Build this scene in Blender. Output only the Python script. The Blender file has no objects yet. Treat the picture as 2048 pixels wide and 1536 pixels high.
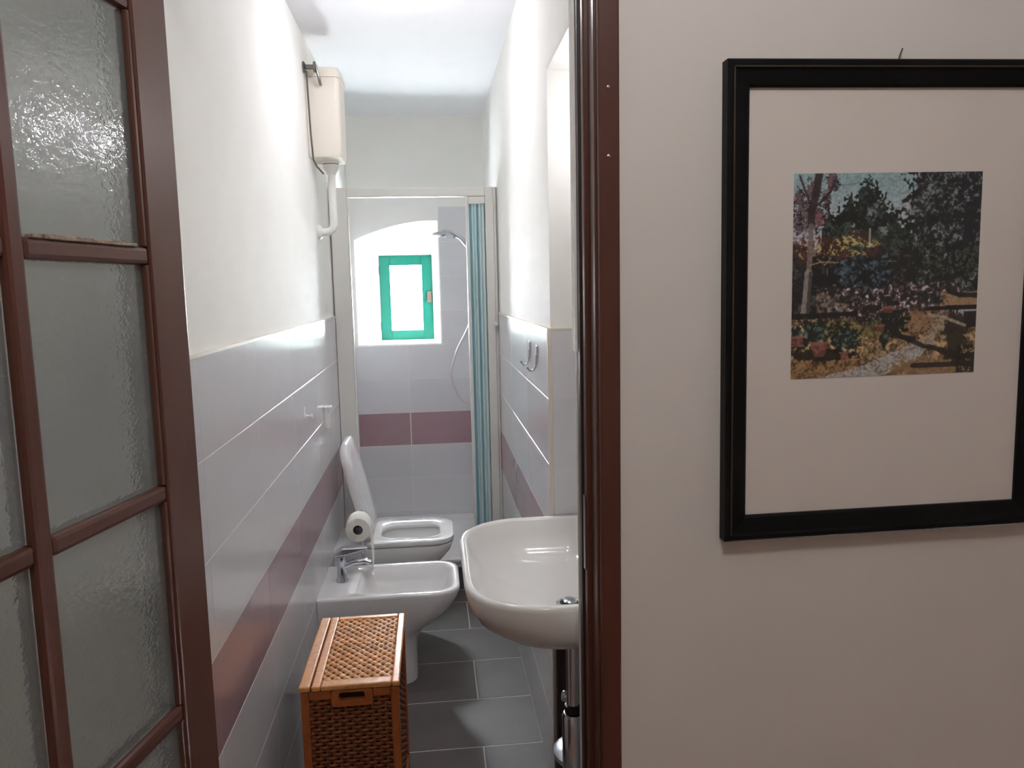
import bpy, bmesh, math, random
import numpy as np
from mathutils import Vector, Matrix

random.seed(7)
C = bpy.context.scene.collection
S = bpy.context.scene

# ------------------------------------------------------------------ camera
F_PX = 1540.0
YAW, PITCH, ROLL = math.radians(5.83), math.radians(7.057), math.radians(-1.217)
fwd = Vector((math.sin(YAW) * math.cos(PITCH), math.cos(YAW) * math.cos(PITCH), -math.sin(PITCH)))
rgt = Vector((math.cos(YAW), -math.sin(YAW), 0))
upv = rgt.cross(fwd)
r2 = rgt * math.cos(ROLL) + upv * math.sin(ROLL)
u2 = -rgt * math.sin(ROLL) + upv * math.cos(ROLL)
cd = bpy.data.cameras.new('camera')
cam = bpy.data.objects.new('camera', cd)
C.objects.link(cam)
M = Matrix((r2, u2, -fwd)).transposed().to_4x4()
M.translation = Vector((0, 0, 1.5))
cam.matrix_world = M
cd.sensor_fit = 'HORIZONTAL'
cd.sensor_width = 36.0
cd.lens = F_PX / 2048 * 36.0
cd.clip_start = 0.02
S.camera = cam

# ------------------------------------------------------------------ light and exposure
world = bpy.data.worlds.new('overcast')
S.world = world
world.use_nodes = True
bg = world.node_tree.nodes['Background']
bg.inputs['Color'].default_value = (0.92, 0.935, 1.0, 1)
bg.inputs['Strength'].default_value = 115.0
BATH_LAMP = 25.0
NICHE_GLINT_LAMP = 42.0
SHOWER_FILL = 21.0
HALL_LAMP = 27.0
HALL_COLOR = (1.0, 0.985, 0.97)
S.cycles.max_bounces = 24
S.cycles.diffuse_bounces = 16
S.cycles.glossy_bounces = 6
S.cycles.transmission_bounces = 10
S.cycles.transparent_max_bounces = 12
S.view_settings.view_transform = 'Standard'
S.view_settings.look = 'None'
S.view_settings.gamma = 1.0
S.view_settings.use_curve_mapping = False
S.view_settings.exposure = 0.7


# ------------------------------------------------------------------ materials
def lin(c):
    return tuple((v / 255 / 12.92) if v / 255 <= 0.04045 else ((v / 255 + 0.055) / 1.055) ** 2.4 for v in c)


def mat(name, rgb, rough=0.5, metal=0.0, noise=0.0, nscale=20.0, bump=0.0, bscale=60.0, stretch=None,
        rand=0.0, coat=0.0, spec=0.5, trans=0.0, emit=0.0, alpha=None, ior=1.5, linear=False):
    m = bpy.data.materials.new(name)
    m.use_nodes = True
    nt = m.node_tree
    b = nt.nodes['Principled BSDF']
    col = rgb if linear else lin(rgb)
    b.inputs['Base Color'].default_value = (*col, 1)
    b.inputs['Roughness'].default_value = rough
    b.inputs['Metallic'].default_value = metal
    b.inputs['Coat Weight'].default_value = coat
    b.inputs['Specular IOR Level'].default_value = spec
    b.inputs['Transmission Weight'].default_value = trans
    b.inputs['IOR'].default_value = ior
    if emit:
        b.inputs['Emission Color'].default_value = (*col, 1)
        b.inputs['Emission Strength'].default_value = emit
    tc = nt.nodes.new('ShaderNodeTexCoord')
    vec = tc.outputs['Object']
    if stretch:
        mp = nt.nodes.new('ShaderNodeMapping')
        mp.inputs['Scale'].default_value = stretch
        nt.links.new(vec, mp.inputs['Vector'])
        vec = mp.outputs['Vector']
    if noise or rand:
        hsv = nt.nodes.new('ShaderNodeHueSaturation')
        hsv.inputs['Color'].default_value = (*col, 1)
        last = None
        if noise:
            n = nt.nodes.new('ShaderNodeTexNoise')
            n.inputs['Scale'].default_value = nscale
            n.inputs['Detail'].default_value = 5
            nt.links.new(vec, n.inputs['Vector'])
            mr = nt.nodes.new('ShaderNodeMapRange')
            mr.inputs['From Min'].default_value = 0.25
            mr.inputs['From Max'].default_value = 0.75
            mr.inputs['To Min'].default_value = 1 - noise
            mr.inputs['To Max'].default_value = 1 + noise
            nt.links.new(n.outputs['Fac'], mr.inputs['Value'])
            last = mr.outputs['Result']
        if rand:
            oi = nt.nodes.new('ShaderNodeObjectInfo')
            m2 = nt.nodes.new('ShaderNodeMapRange')
            m2.inputs['To Min'].default_value = 1 - rand
            m2.inputs['To Max'].default_value = 1 + rand
            nt.links.new(oi.outputs['Random'], m2.inputs['Value'])
            if last:
                mu = nt.nodes.new('ShaderNodeMath')
                mu.operation = 'MULTIPLY'
                nt.links.new(last, mu.inputs[0])
                nt.links.new(m2.outputs['Result'], mu.inputs[1])
                last = mu.outputs[0]
            else:
                last = m2.outputs['Result']
        nt.links.new(last, hsv.inputs['Value'])
        nt.links.new(hsv.outputs['Color'], b.inputs['Base Color'])
    if bump:
        n = nt.nodes.new('ShaderNodeTexNoise')
        n.inputs['Scale'].default_value = bscale
        n.inputs['Detail'].default_value = 3
        nt.links.new(vec, n.inputs['Vector'])
        bp = nt.nodes.new('ShaderNodeBump')
        bp.inputs['Strength'].default_value = bump
        bp.inputs['Distance'].default_value = 0.002
        nt.links.new(n.outputs['Fac'], bp.inputs['Height'])
        nt.links.new(bp.outputs['Normal'], b.inputs['Normal'])
    return m


def clear_glass(name, tint=(1, 1, 1), gloss=0.06):
    m = bpy.data.materials.new(name)
    m.use_nodes = True
    nt = m.node_tree
    nt.nodes.clear()
    out = nt.nodes.new('ShaderNodeOutputMaterial')
    t = nt.nodes.new('ShaderNodeBsdfTransparent')
    t.inputs['Color'].default_value = (*tint, 1)
    g = nt.nodes.new('ShaderNodeBsdfGlossy')
    g.inputs['Roughness'].default_value = 0.03
    mx = nt.nodes.new('ShaderNodeMixShader')
    mx.inputs['Fac'].default_value = gloss
    nt.links.new(t.outputs[0], mx.inputs[1])
    nt.links.new(g.outputs[0], mx.inputs[2])
    nt.links.new(mx.outputs[0], out.inputs['Surface'])
    return m


def rough_glass():
    # hammered obscure glass: refraction through a wavy surface, with a little milky body
    m = bpy.data.materials.new('hammered_glass')
    m.use_nodes = True
    nt = m.node_tree
    b = nt.nodes['Principled BSDF']
    b.inputs['Base Color'].default_value = (0.76, 0.86, 0.86, 1)
    b.inputs['Roughness'].default_value = 0.02
    b.inputs['Transmission Weight'].default_value = 0.86
    b.inputs['IOR'].default_value = 1.5
    tc = nt.nodes.new('ShaderNodeTexCoord')
    mp = nt.nodes.new('ShaderNodeMapping')
    mp.inputs['Scale'].default_value = (0.62, 0.62, 1.0)
    n1 = nt.nodes.new('ShaderNodeTexNoise')
    n1.inputs['Scale'].default_value = 125
    n1.inputs['Detail'].default_value = 1.6
    n1.inputs['Distortion'].default_value = 0.6
    bp = nt.nodes.new('ShaderNodeBump')
    bp.inputs['Strength'].default_value = 0.27
    bp.inputs['Distance'].default_value = 0.0022
    nt.links.new(tc.outputs['Object'], mp.inputs['Vector'])
    nt.links.new(mp.outputs['Vector'], n1.inputs['Vector'])
    n2 = nt.nodes.new('ShaderNodeTexNoise')
    n2.inputs['Scale'].default_value = 330
    n2.inputs['Detail'].default_value = 1.0
    nt.links.new(tc.outputs['Object'], n2.inputs['Vector'])
    ma = nt.nodes.new('ShaderNodeMath')
    ma.operation = 'MULTIPLY_ADD'
    ma.inputs[1].default_value = 0.16
    nt.links.new(n2.outputs['Fac'], ma.inputs[0])
    nt.links.new(n1.outputs['Fac'], ma.inputs[2])
    nt.links.new(ma.outputs[0], bp.inputs['Height'])
    nt.links.new(bp.outputs['Normal'], b.inputs['Normal'])
    return m


PLASTER = mat('bath_plaster', (244, 243, 239), 0.8, noise=0.02, nscale=6, bump=0.12, bscale=40)
HALLWALL = mat('hall_plaster', (225, 221, 216), 0.85, noise=0.02, nscale=3, bump=0.12, bscale=50)
CEIL = mat('ceiling_white', (238, 239, 243), 0.85, noise=0.01, nscale=4)
GROUT = mat('grout', (220, 217, 214), 0.9)
TILE = mat('pale_tile', (216, 215, 218), 0.16, noise=0.03, nscale=5, rand=0.03, spec=0.5)
MAUVE = mat('mauve_tile', (168, 140, 147), 0.18, noise=0.05, nscale=8, rand=0.03)
FLOORT = mat('floor_tile', (98, 92, 89), 0.45, noise=0.16, nscale=6, stretch=(1, 6, 1), rand=0.05, bump=0.05, bscale=40)
FGROUT = mat('floor_grout', (196, 192, 184), 0.9)
BROWN = mat('brown_paint', (87, 50, 39), 0.34, noise=0.12, nscale=14, stretch=(1, 1, 0.25), bump=0.12, bscale=35)
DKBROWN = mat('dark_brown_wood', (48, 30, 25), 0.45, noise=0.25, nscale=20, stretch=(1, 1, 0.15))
PUTTY = mat('old_putty', (150, 132, 118), 0.7, noise=0.5, nscale=60, bump=0.4, bscale=90)
CERAMIC = mat('white_ceramic', (238, 238, 238), 0.12, coat=0.3)
SINKCER = mat('sink_ceramic', (230, 229, 226), 0.1, coat=0.3)
PLASTIC = mat('cistern_plastic', (238, 230, 218), 0.35)
WPLASTIC = mat('white_plastic', (238, 238, 234), 0.35)
TRIM = mat('tile_trim', (212, 206, 194), 0.5)
CHROME = mat('chrome', (212, 216, 224), 0.16, metal=1.0)
STEEL = mat('satin_steel', (218, 222, 228), 0.32, metal=1.0)
CORDM = mat('grey_cord', (92, 90, 86), 0.6)
DKMETAL = mat('dark_metal', (132, 130, 126), 0.35, metal=1.0)
BRASS = mat('worn_brass', (150, 125, 115), 0.4, metal=0.6)
RUBBER = mat('black_rubber', (22, 22, 22), 0.5)
BINBLACK = mat('bin_dark', (30, 27, 26), 0.3, metal=0.3)
PAPER = mat('tissue_paper', (240, 238, 230), 0.95, bump=0.2, bscale=150)
CARD = mat('roll_core', (70, 68, 66), 0.9)
GREEN = mat('green_window_paint', (0, 108, 94), 0.4, noise=0.06, nscale=12)
FRAMEW = mat('shower_frame_white', (228, 227, 222), 0.4)
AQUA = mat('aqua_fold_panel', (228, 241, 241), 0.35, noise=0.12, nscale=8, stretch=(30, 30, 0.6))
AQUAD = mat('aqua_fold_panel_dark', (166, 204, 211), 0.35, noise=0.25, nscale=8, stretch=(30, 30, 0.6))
HOSE = mat('shower_hose_metal', (212, 204, 208), 0.35, metal=0.5)
BLACKF = mat('black_frame', (7, 7, 7), 0.55, spec=0.2)
GILT = mat('dull_gilt_edge', (52, 44, 30), 0.5)
MATB = mat('mount_board', (238, 231, 224), 0.9, noise=0.02, nscale=4)
RATTOP = mat('rattan_cane', (204, 142, 84), 0.36, noise=0.25, nscale=60, rand=0.16)
RATDK = mat('rattan_weave', (118, 62, 30), 0.5, noise=0.3, nscale=60, rand=0.2)
RATFR = mat('rattan_frame', (156, 84, 38), 0.38, noise=0.2, nscale=30)
DARKIN = mat('hamper_inside', (38, 20, 12), 0.9)
LAMPB = mat('lamp_base_white', (230, 230, 228), 0.5)
LAMPG = mat('lamp_glow', (250, 249, 255), 0.4, emit=BATH_LAMP)
NICHEG = mat('niche_glint_glow', (252, 250, 255), 0.4, emit=NICHE_GLINT_LAMP)
SHOWERG = mat('shower_fill_glow', (250, 248, 255), 0.4, emit=SHOWER_FILL)
HALLG = mat('hall_lamp_glow', tuple(int(255 * v) for v in HALL_COLOR), 0.4, emit=HALL_LAMP)
HALLFL = mat('hall_floor', (150, 110, 85), 0.5, noise=0.1, nscale=4)
PANE = clear_glass('clear_pane', (0.97, 1, 0.99), 0.05)
PICPANE = clear_glass('picture_glass', (0.99, 0.99, 0.99), 0.03)
HAMMER = rough_glass()


# ------------------------------------------------------------------ mesh helpers
def V(*a):
    return Vector(a)


class MB:
    def __init__(self):
        self.bm = bmesh.new()

    def box(self, x0, x1, y0, y1, z0, z1, mtx=None):
        vs = [V(x, y, z) for x in (x0, x1) for y in (y0, y1) for z in (z0, z1)]
        if mtx:
            vs = [mtx @ v for v in vs]
        v = [self.bm.verts.new(p) for p in vs]
        for f in ((0, 1, 3, 2), (4, 6, 7, 5), (0, 4, 5, 1), (2, 3, 7, 6), (0, 2, 6, 4), (1, 5, 7, 3)):
            self.bm.faces.new([v[i] for i in f])
        return self

    def loft(self, loops, cap0=True, cap1=True):
        rings = [[self.bm.verts.new(p) for p in lp] for lp in loops]
        n = len(rings[0])
        for a, b in zip(rings, rings[1:]):
            for i in range(n):
                self.bm.faces.new((a[i], a[(i + 1) % n], b[(i + 1) % n], b[i]))
        if cap0:
            self.bm.faces.new(rings[0][::-1])
        if cap1:
            self.bm.faces.new(rings[-1])
        return self

    def tube(self, pts, r, n=12, caps=True):
        pts = [Vector(p) for p in pts]
        rs = r if isinstance(r, (list, tuple)) else [r] * len(pts)
        loops = []
        ref = None
        for i, p in enumerate(pts):
            t = (pts[min(i + 1, len(pts) - 1)] - pts[max(i - 1, 0)]).normalized()
            if ref is None:
                ref = t.orthogonal().normalized()
            ref = (ref - t * ref.dot(t)).normalized()
            b = t.cross(ref)
            loops.append([p + (ref * math.cos(a) + b * math.sin(a)) * rs[i]
                          for a in (2 * math.pi * k / n for k in range(n))])
        return self.loft(loops, caps, caps)

    def lathe(self, prof, centre, axis=(0, 0, 1), n=32):
        ax = Vector(axis).normalized()
        e1 = ax.orthogonal().normalized()
        e2 = ax.cross(e1)
        c = Vector(centre)
        loops = [[c + ax * h + (e1 * math.cos(a) + e2 * math.sin(a)) * max(r, 1e-4)
                  for a in (2 * math.pi * k / n for k in range(n))] for r, h in prof]
        return self.loft(loops)

    def prism(self, poly, y0, y1):
        # polygon in (x, z), extruded along y
        a = [self.bm.verts.new((x, y0, z)) for x, z in poly]
        b = [self.bm.verts.new((x, y1, z)) for x, z in poly]
        n = len(poly)
        self.bm.faces.new(a)
        self.bm.faces.new(b[::-1])
        for i in range(n):
            self.bm.faces.new((a[(i + 1) % n], a[i], b[i], b[(i + 1) % n]))
        return self

    def transform(self, mtx):
        bmesh.ops.transform(self.bm, matrix=mtx, verts=self.bm.verts)
        return self

    def build(self, name, m, parent=None, smooth=False, bevel=0.0, segs=2, subd=0, angle=40):
        bm = self.bm
        bmesh.ops.remove_doubles(bm, verts=bm.verts, dist=1e-6)
        bmesh.ops.recalc_face_normals(bm, faces=bm.faces)
        if bevel:
            es = [e for e in bm.edges if len(e.link_faces) == 2 and e.calc_face_angle(0) > math.radians(30)]
            bmesh.ops.bevel(bm, geom=es, offset=bevel, segments=segs, affect='EDGES', profile=0.5, clamp_overlap=True)
        off = Vector((0, 0, 0))
        p = parent
        while p is not None:
            off += p.location
            p = p.parent
        if off.length > 0:
            bmesh.ops.translate(bm, vec=-off, verts=bm.verts)
        me = bpy.data.meshes.new(name)
        if smooth:
            for f in bm.faces:
                f.smooth = True
        bm.to_mesh(me)
        bm.free()
        if smooth:
            me.set_sharp_from_angle(angle=math.radians(angle))
        me.materials.append(m)
        o = bpy.data.objects.new(name, me)
        C.objects.link(o)
        if parent:
            o.parent = parent
        if subd:
            md = o.modifiers.new('sub', 'SUBSURF')
            md.levels = md.render_levels = subd
        return o


def thing(name, loc, label, cat, group=None):
    o = bpy.data.objects.new(name, None)
    o.empty_display_size = 0.05
    C.objects.link(o)
    o.location = loc
    o['label'] = label
    o['category'] = cat
    if group:
        o['group'] = group
    return o


def structure(o):
    o['kind'] = 'structure'
    return o


def empty_structure(name, loc=(0, 0, 0)):
    o = bpy.data.objects.new(name, None)
    C.objects.link(o)
    o.location = loc
    o['kind'] = 'structure'
    return o


def rrect(x0, x1, y0, y1, z, r0, r1, k=7):
    """closed loop in the xy plane; r0 rounds the corners at x0, r1 the corners at x1; constant point count"""
    pts = []
    for cx, cy, r, a0 in ((x1, y0, r1, -90), (x1, y1, r1, 0), (x0, y1, r0, 90), (x0, y0, r0, 180)):
        sx = 1 if cx == x1 else -1
        sy = 1 if cy == y1 else -1
        px, py = cx - sx * r, cy - sy * r
        for i in range(k):
            a = math.radians(a0 + 90 * i / (k - 1))
            pts.append(V(px + r * math.cos(a), py + r * math.sin(a), z))
    return pts


_cache = {}


def tile_mesh(w, h, t, m, name='tile'):
    """box in local x (width) z (height), front face at y = -t, chamfered"""
    key = (round(w, 4), round(h, 4), round(t, 4), m.name)
    if key in _cache:
        return _cache[key]
    c = 0.0004
    me = bpy.data.meshes.new(name)
    vs = [(-w / 2, 0, -h / 2), (w / 2, 0, -h / 2), (w / 2, 0, h / 2), (-w / 2, 0, h / 2)]
    vs += [(x, -t + c, z) for x, _, z in vs[:4]]
    vs += [(math.copysign(abs(x) - c, x), -t, math.copysign(abs(z) - c, z)) for x, _, z in vs[:4]]
    fs = []
    for b in (0, 4):
        for i in range(4):
            j = (i + 1) % 4
            fs.append((b + i, b + j, b + 4 + j, b + 4 + i))
    fs += [(8, 9, 10, 11), (3, 2, 1, 0)]
    me.from_pydata(vs, [], fs)
    me.materials.append(m)
    me.update()
    _cache[key] = me
    return me


G = 0.0024


def lay(parent, cells, m_of, origin, rotz, t=0.008, g=G):
    """cells: (u0,u1,v0,v1) on a wall; u along local x, v = z"""
    R = Matrix.Rotation(rotz, 4, 'Z')
    for (u0, u1, v0, v1) in cells:
        w, h = u1 - u0 - g, v1 - v0 - g
        if w < 0.01 or h < 0.01:
            continue
        o = bpy.data.objects.new('tile', tile_mesh(w, h, t, m_of(v0, v1)))
        C.objects.link(o)
        o.parent = parent
        p = R @ V((u0 + u1) / 2, 0, 0)
        o.matrix_local = Matrix.Translation(Vector(origin) + p + V(0, 0, (v0 + v1) / 2) - parent.location) @ R


def cells(us, vs):
    return [(a, b, c, d) for a, b in zip(us, us[1:]) for c, d in zip(vs, vs[1:])]


# ------------------------------------------------------------------ structure
XL, XR = -0.452, 0.320          # tile faces
YD, YI = 1.30, 1.43             # partition front / back
YN = 2.12                       # far end of the basin niche
YS = 3.72                       # shower step
YF = 4.58                       # far wall
ZC = 2.49                       # bath ceiling
ZT = 1.382                      # tile top
XN = 0.545                      # niche back
TT = 0.008
ROWL = [0.0, 0.18, 0.383, 0.581, 0.781, 0.981, 1.181, ZT]
ROWR = [0.0, 0.215, 0.413, 0.613, 0.812, 1.0, 1.19, ZT]


def band(lo):
    return lambda v0, v1: MAUVE if abs(v0 - lo) < 0.03 and v1 - v0 > 0.1 else TILE


# floors and ceilings
b = MB().box(XL - 0.3, XN + 0.25, YI - 0.14, YF + 0.05, -0.12, -0.0008)
floor_bath = structure(b.build('floor', FGROUT))
fj = [1.18, 1.48, 1.78, 2.08, 2.38, 2.68, 2.98, 3.28, 3.58, 3.735]
for r, (a, c) in enumerate(zip(fj, fj[1:])):
    if c <= YI - 0.12:
        continue
    a = max(a, YI - 0.12)
    xs = [-0.46, 0.123, 0.545] if r % 2 == 1 else [-0.46, -0.177, 0.423, 0.545]
    if a > 2.3:
        xs = [min(x, XR + 0.002) for x in xs]
    for x0, x1 in zip(xs, xs[1:]):
        if x1 - x0 < 0.02:
            continue
        o = bpy.data.objects.new('tile', tile_mesh(x1 - x0 - 0.005, c - a - 0.005, 0.006, FLOORT))
        C.objects.link(o)
        o.parent = floor_bath
        o.matrix_local = Matrix.Translation(((x0 + x1) / 2, (a + c) / 2, -0.006)) @ Matrix.Rotation(-math.pi / 2, 4, 'X')
structure(MB().box(-2.2, 2.4, -2.2, YI - 0.14, -0.12, 0.0).build('floor_hall', HALLFL))
structure(MB().box(XL - 0.3, XN + 0.25, YI, YF + 0.6, ZC, ZC + 0.1).build('ceiling', CEIL))
structure(MB().box(-2.2, 2.4, -2.2, YD, 2.75, 2.85).build('ceiling_hall', CEIL))

# partition between hall and bath with the door opening
JL, JR = -0.43, 0.283
b = MB()
b.prism([(-2.2, 0), (JL - 0.03, 0), (JL - 0.03, 2.14), (JR + 0.028, 2.14), (JR + 0.028, 0), (2.4, 0), (2.4, 2.75), (-2.2, 2.75)],
        YD, YD + 0.10)
structure(b.build('wall_front', HALLWALL))
b = MB()
b.box(-0.75, JL - 0.03, YD + 0.10, YI, 0, ZC)
b.box(JL - 0.03, 0.262, YD + 0.10, YI, 2.14, ZC)
b.box(0.262, 0.85, YD + 0.10, YI, ZT, ZC)
b.box(0.2705, 0.85, YD + 0.10, YI, 0, ZT)
structure(b.build('wall_front_inner', PLASTER))
# hall shell behind the camera
structure(MB().box(-2.3, -2.2, -2.2, YD, 0, 2.75).build('wall_hall_left', HALLWALL))
structure(MB().box(2.4, 2.5, -2.2, YD, 0, 2.75).build('wall_hall_right', HALLWALL))
structure(MB().box(-2.3, 2.5, -2.3, -2.2, 0, 2.75).build('wall_hall_back', HALLWALL))

# left wall
wl = structure(MB().box(XL - 0.25, XL - TT, YI, YF + 0.4, 0, ZC).build('wall_left', PLASTER))
MB().box(XL - TT, XL - 0.0007, YI + 0.0005, YF, 0, ZT - 0.0015).build('grout_bed', GROUT, wl)
us = [YI + 0.001, 1.525, 2.02, 2.515, 3.01, 3.505, YS]
# local x runs along +y for a wall facing +x  (rotz = 90deg: local x -> +y, local -y -> +x)
lay(wl, cells(us, ROWL), band(0.581), (XL - TT, 0, 0), math.pi / 2, TT)
usL = [YS + 0.02, 4.0, YF]
lay(wl, cells(usL, [0.2, 0.383, 0.581, 0.781, 0.981, 1.181, 1.382, 1.582, 1.782, 1.982]), band(0.581), (XL - TT, 0, 0), math.pi / 2, TT)
t = MB().box(XL - TT, XL + 0.0015, YI, YS, ZT - 0.001, ZT + 0.006).build('trim_1', TRIM)
structure(t)

# right wall beyond the niche
wr = structure(MB().box(XR + TT, XR + 0.42, YN + TT, YF + 0.4, 0, ZC).build('wall_right', PLASTER))
MB().box(XR + 0.0007, XR + TT, YN + TT + 0.001, YF, 0, ZT - 0.0015).build('grout_bed', GROUT, wr)
MB().box(XR + TT, XN, YN + 0.0007, YN + TT, 0, ZT - 0.0015).build('grout_bed', GROUT, wr)
us = [-YS, -3.62, -3.12, -2.62, -(YN + 0.008)]
lay(wr, cells(us, ROWR), band(0.613), (XR + TT, 0, 0), -math.pi / 2, TT)
lay(wr, cells([-YF, -4.0, -YS - 0.02], [0.2, 0.383, 0.581, 0.781, 0.981, 1.181, 1.382, 1.582, 1.782, 1.982]), band(0.581), (XR + TT, 0, 0), -math.pi / 2, TT)
structure(MB().box(XR - 0.0015, XR + TT, YN, YS, ZT - 0.001, ZT + 0.006).build('trim_2', TRIM))
# corner trim at the niche edge
structure(MB().box(XR - 0.002, XR + 0.010, YN - 0.003, YN + 0.010, 0, ZT + 0.003).build('trim_3', TRIM, bevel=0.003))
# niche for the basin: far end, back wall, header above
nf = wr
lay(wr, cells([XR + 0.010, XN], [0.0, 0.2, 0.4, 0.6, 0.79, 0.99, 1.19, ZT]), lambda a, c: TILE, (0, YN + TT, 0), 0, TT)
structure(MB().box(XR + 0.006, XN, YN, YN + TT, ZT - 0.001, ZT + 0.005).build('trim_4', TRIM))
nb = structure(MB().box(XN + TT, XN + 0.25, YI, YN + TT, 0, ZC).build('wall_niche', PLASTER))
lay(nb, cells([-(YN), -1.62, -YI], [0.0, 0.2, 0.4, 0.6, 0.79, 0.99, 1.19, ZT]), lambda a, c: TILE, (XN + TT, 0, 0), -math.pi / 2, TT)
structure(MB().box(XR + 0.006, XN + TT, YI, YN + 0.004, 2.08, ZC).build('wall_header', PLASTER, bevel=0.003))
# inner return beside the door: tile up to the same height, plaster above
structure(MB().box(0.2685, 0.2705, YI - 0.004, YI + 0.001, 0, ZT).build('trim_5', TRIM))

# far wall with the deep window recess
X0, X1 = -0.432, 0.050
SILL = 1.188
arc = []
ax0, az0 = X0, 1.795
# segmental vault rising towards the right, cut by the tiled column
for i in range(13):
    t_ = i / 12
    x = X0 + (X1 - X0) * t_
    z = 1.795 + 0.108 * math.sin(math.pi / 2 * min(1, t_ * 1.08)) ** 0.9
    arc.append((x, z))
wf = MB()
wf.prism([(-0.70, 0), (0.72, 0), (0.72, SILL), (-0.70, SILL)], YF + TT, 5.10)
wf.prism([(X1, SILL), (0.72, SILL), (0.72, ZC), (X1, ZC)], YF + TT, 5.10)
wf.prism([(-0.70, SILL), (X0, SILL), (X0, ZC), (-0.70, ZC)], YF + TT, 5.10)
wf.prism([(X0, ZC)] + arc + [(X1, ZC)], YF + TT, 5.10)
WX0, WX1, WZ1 = -0.318, 0.011, 1.722
wf.prism([(X0, SILL), (WX0, SILL), (WX0, 1.92), (X0, 1.92)], 4.975, 5.08)
wf.prism([(WX1, SILL), (X1, SILL), (X1, 1.92), (WX1, 1.92)], 4.975, 5.08)
wf.prism([(WX0, WZ1), (WX1, WZ1), (WX1, 1.92), (WX0, 1.92)], 4.975, 5.08)
front = [(X0, SILL + 0.001), (X1, SILL + 0.001)] + [(x, z) for x, z in arc[::-1]]
back = [(WX0, SILL + 0.004), (WX1, SILL + 0.004)] + [(WX1 + (WX0 - WX1) * i / 12, WZ1) for i in range(13)]
wf.loft([[V(x, 4.976, z) for x, z in front], [V(x, YF + TT, z) for x, z in front], [V(x, 4.954, z) for x, z in back]], False, False)
wfo = structure(wf.build('wall_back', PLASTER))
MB().box(XL, XR, YF + 0.0007, YF + TT, 0, SILL - 0.0075).build('grout_bed', GROUT, wfo)
MB().box(X1 + 0.007, XR, YF + 0.0007, YF + TT, SILL - 0.0075, 1.979).build('grout_bed', GROUT, wfo)
usF = [XL, -0.145, XR]
lay(wfo, cells(usF, [0.0, 0.18, 0.383, 0.581, 0.781, 0.981, SILL - 0.006]), band(0.581), (0, YF + TT, 0), 0, TT, 0.006)
lay(wfo, cells([X1 + 0.006, XR], [SILL - 0.006, 1.381, 1.581, 1.781, 1.981]), band(9), (0, YF + TT, 0), 0, TT, 0.006)

# window
w1 = empty_structure('window_1', (-0.15, 4.96, SILL))
yw0, yw1 = 4.955, 4.99
MB().box(WX0, WX0 + 0.066, yw0, yw1, SILL, WZ1).build('stile', GREEN, w1, bevel=0.003)
MB().box(WX1 - 0.066, WX1, yw0, yw1, SILL, WZ1).build('stile', GREEN, w1, bevel=0.003)
MB().box(WX0 + 0.066, WX1 - 0.066, yw0, yw1, SILL, SILL + 0.064).build('rail', GREEN, w1, bevel=0.003)
MB().box(WX0 + 0.066, WX1 - 0.066, yw0, yw1, WZ1 - 0.062, WZ1).build('rail', GREEN, w1, bevel=0.003)
MB().box(WX0 + 0.06, WX1 - 0.06, yw0 + 0.004, yw0 + 0.008, SILL + 0.058, WZ1 - 0.056).build('pane', PANE, w1)
lt = MB().box(WX1 - 0.036, WX1 - 0.006, yw0 - 0.012, yw0, 1.425, 1.495).build('latch', BRASS, w1, bevel=0.003)
MB().tube([(WX1 - 0.022, yw0 - 0.012, 1.46), (WX1 - 0.022, yw0 - 0.03, 1.46)], 0.009, 10).build('latch_knob', BRASS, lt, smooth=True)
for z in (1.28, 1.63):
    MB().tube([(WX0 - 0.004, yw0 - 0.004, z - 0.025), (WX0 - 0.004, yw0 - 0.004, z + 0.025)], 0.006, 8).build('hinge', DKMETAL, w1, smooth=True)

# door frame (lining, stop, casing)
df = empty_structure('trim_7', (JR, YD, 0))
MB().box(JR, JR + 0.036, YD - 0.014, YD + 0.002, 0, 2.18).build('casing', BROWN, df, bevel=0.003)
MB().box(JR - 0.004, JR + 0.027, YD + 0.002, YD + 0.045, 0, 2.14).build('rebate', BROWN, df, bevel=0.002)
MB().box(JR - 0.013, JR + 0.027, YD + 0.048, YD + 0.072, 0, 2.14).build('stop', BROWN, df, bevel=0.003)
MB().box(JR - 0.017, JR + 0.027, YD + 0.076, YD + 0.1, 0, 2.14).build('lining', DKBROWN, df, bevel=0.002)
MB().box(JL - 0.06, JL - 0.012, YD - 0.014, YD, 0, 2.18).build('casing', BROWN, df, bevel=0.003)
MB().box(JL - 0.03, JL, YD, YD + 0.1, 0, 2.14).build('lining', BROWN, df, bevel=0.002)
MB().box(JL - 0.06, JR + 0.036, YD - 0.014, YD, 2.14, 2.19).build('head_casing', BROWN, df, bevel=0.003)
MB().box(JL, JR, YD, YD + 0.1, 2.115, 2.14).build('head_lining', BROWN, df, bevel=0.002)
for z in (1.824, 1.714):
    MB().lathe([(0.003, 0), (0.003, 0.0012), (0.001, 0.002)], (0.300, YD - 0.0138, z), (0, -1, 0), 10).build('screw', CHROME, df)
MB().box(JR - 0.0155, JR - 0.0135, YD + 0.052, YD + 0.068, 0.98, 1.12).build('strike_plate', DKMETAL, df)

# glazed door leaf, opened towards the hall on the left
TH = math.radians(12.2)
HX, HY = -0.383, 1.265
ev = V(-math.sin(TH), -math.cos(TH), 0)
nv = V(math.cos(TH), -math.sin(TH), 0)
# local (s, depth behind the face, z)
DM = Matrix((( ev.x, -nv.x, 0, HX), (ev.y, -nv.y, 0, HY), (0, 0, 1, 0), (0, 0, 0, 1)))
door = empty_structure('door_1', (HX, HY, 0))
LW, LT = 0.70, 0.040


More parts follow.
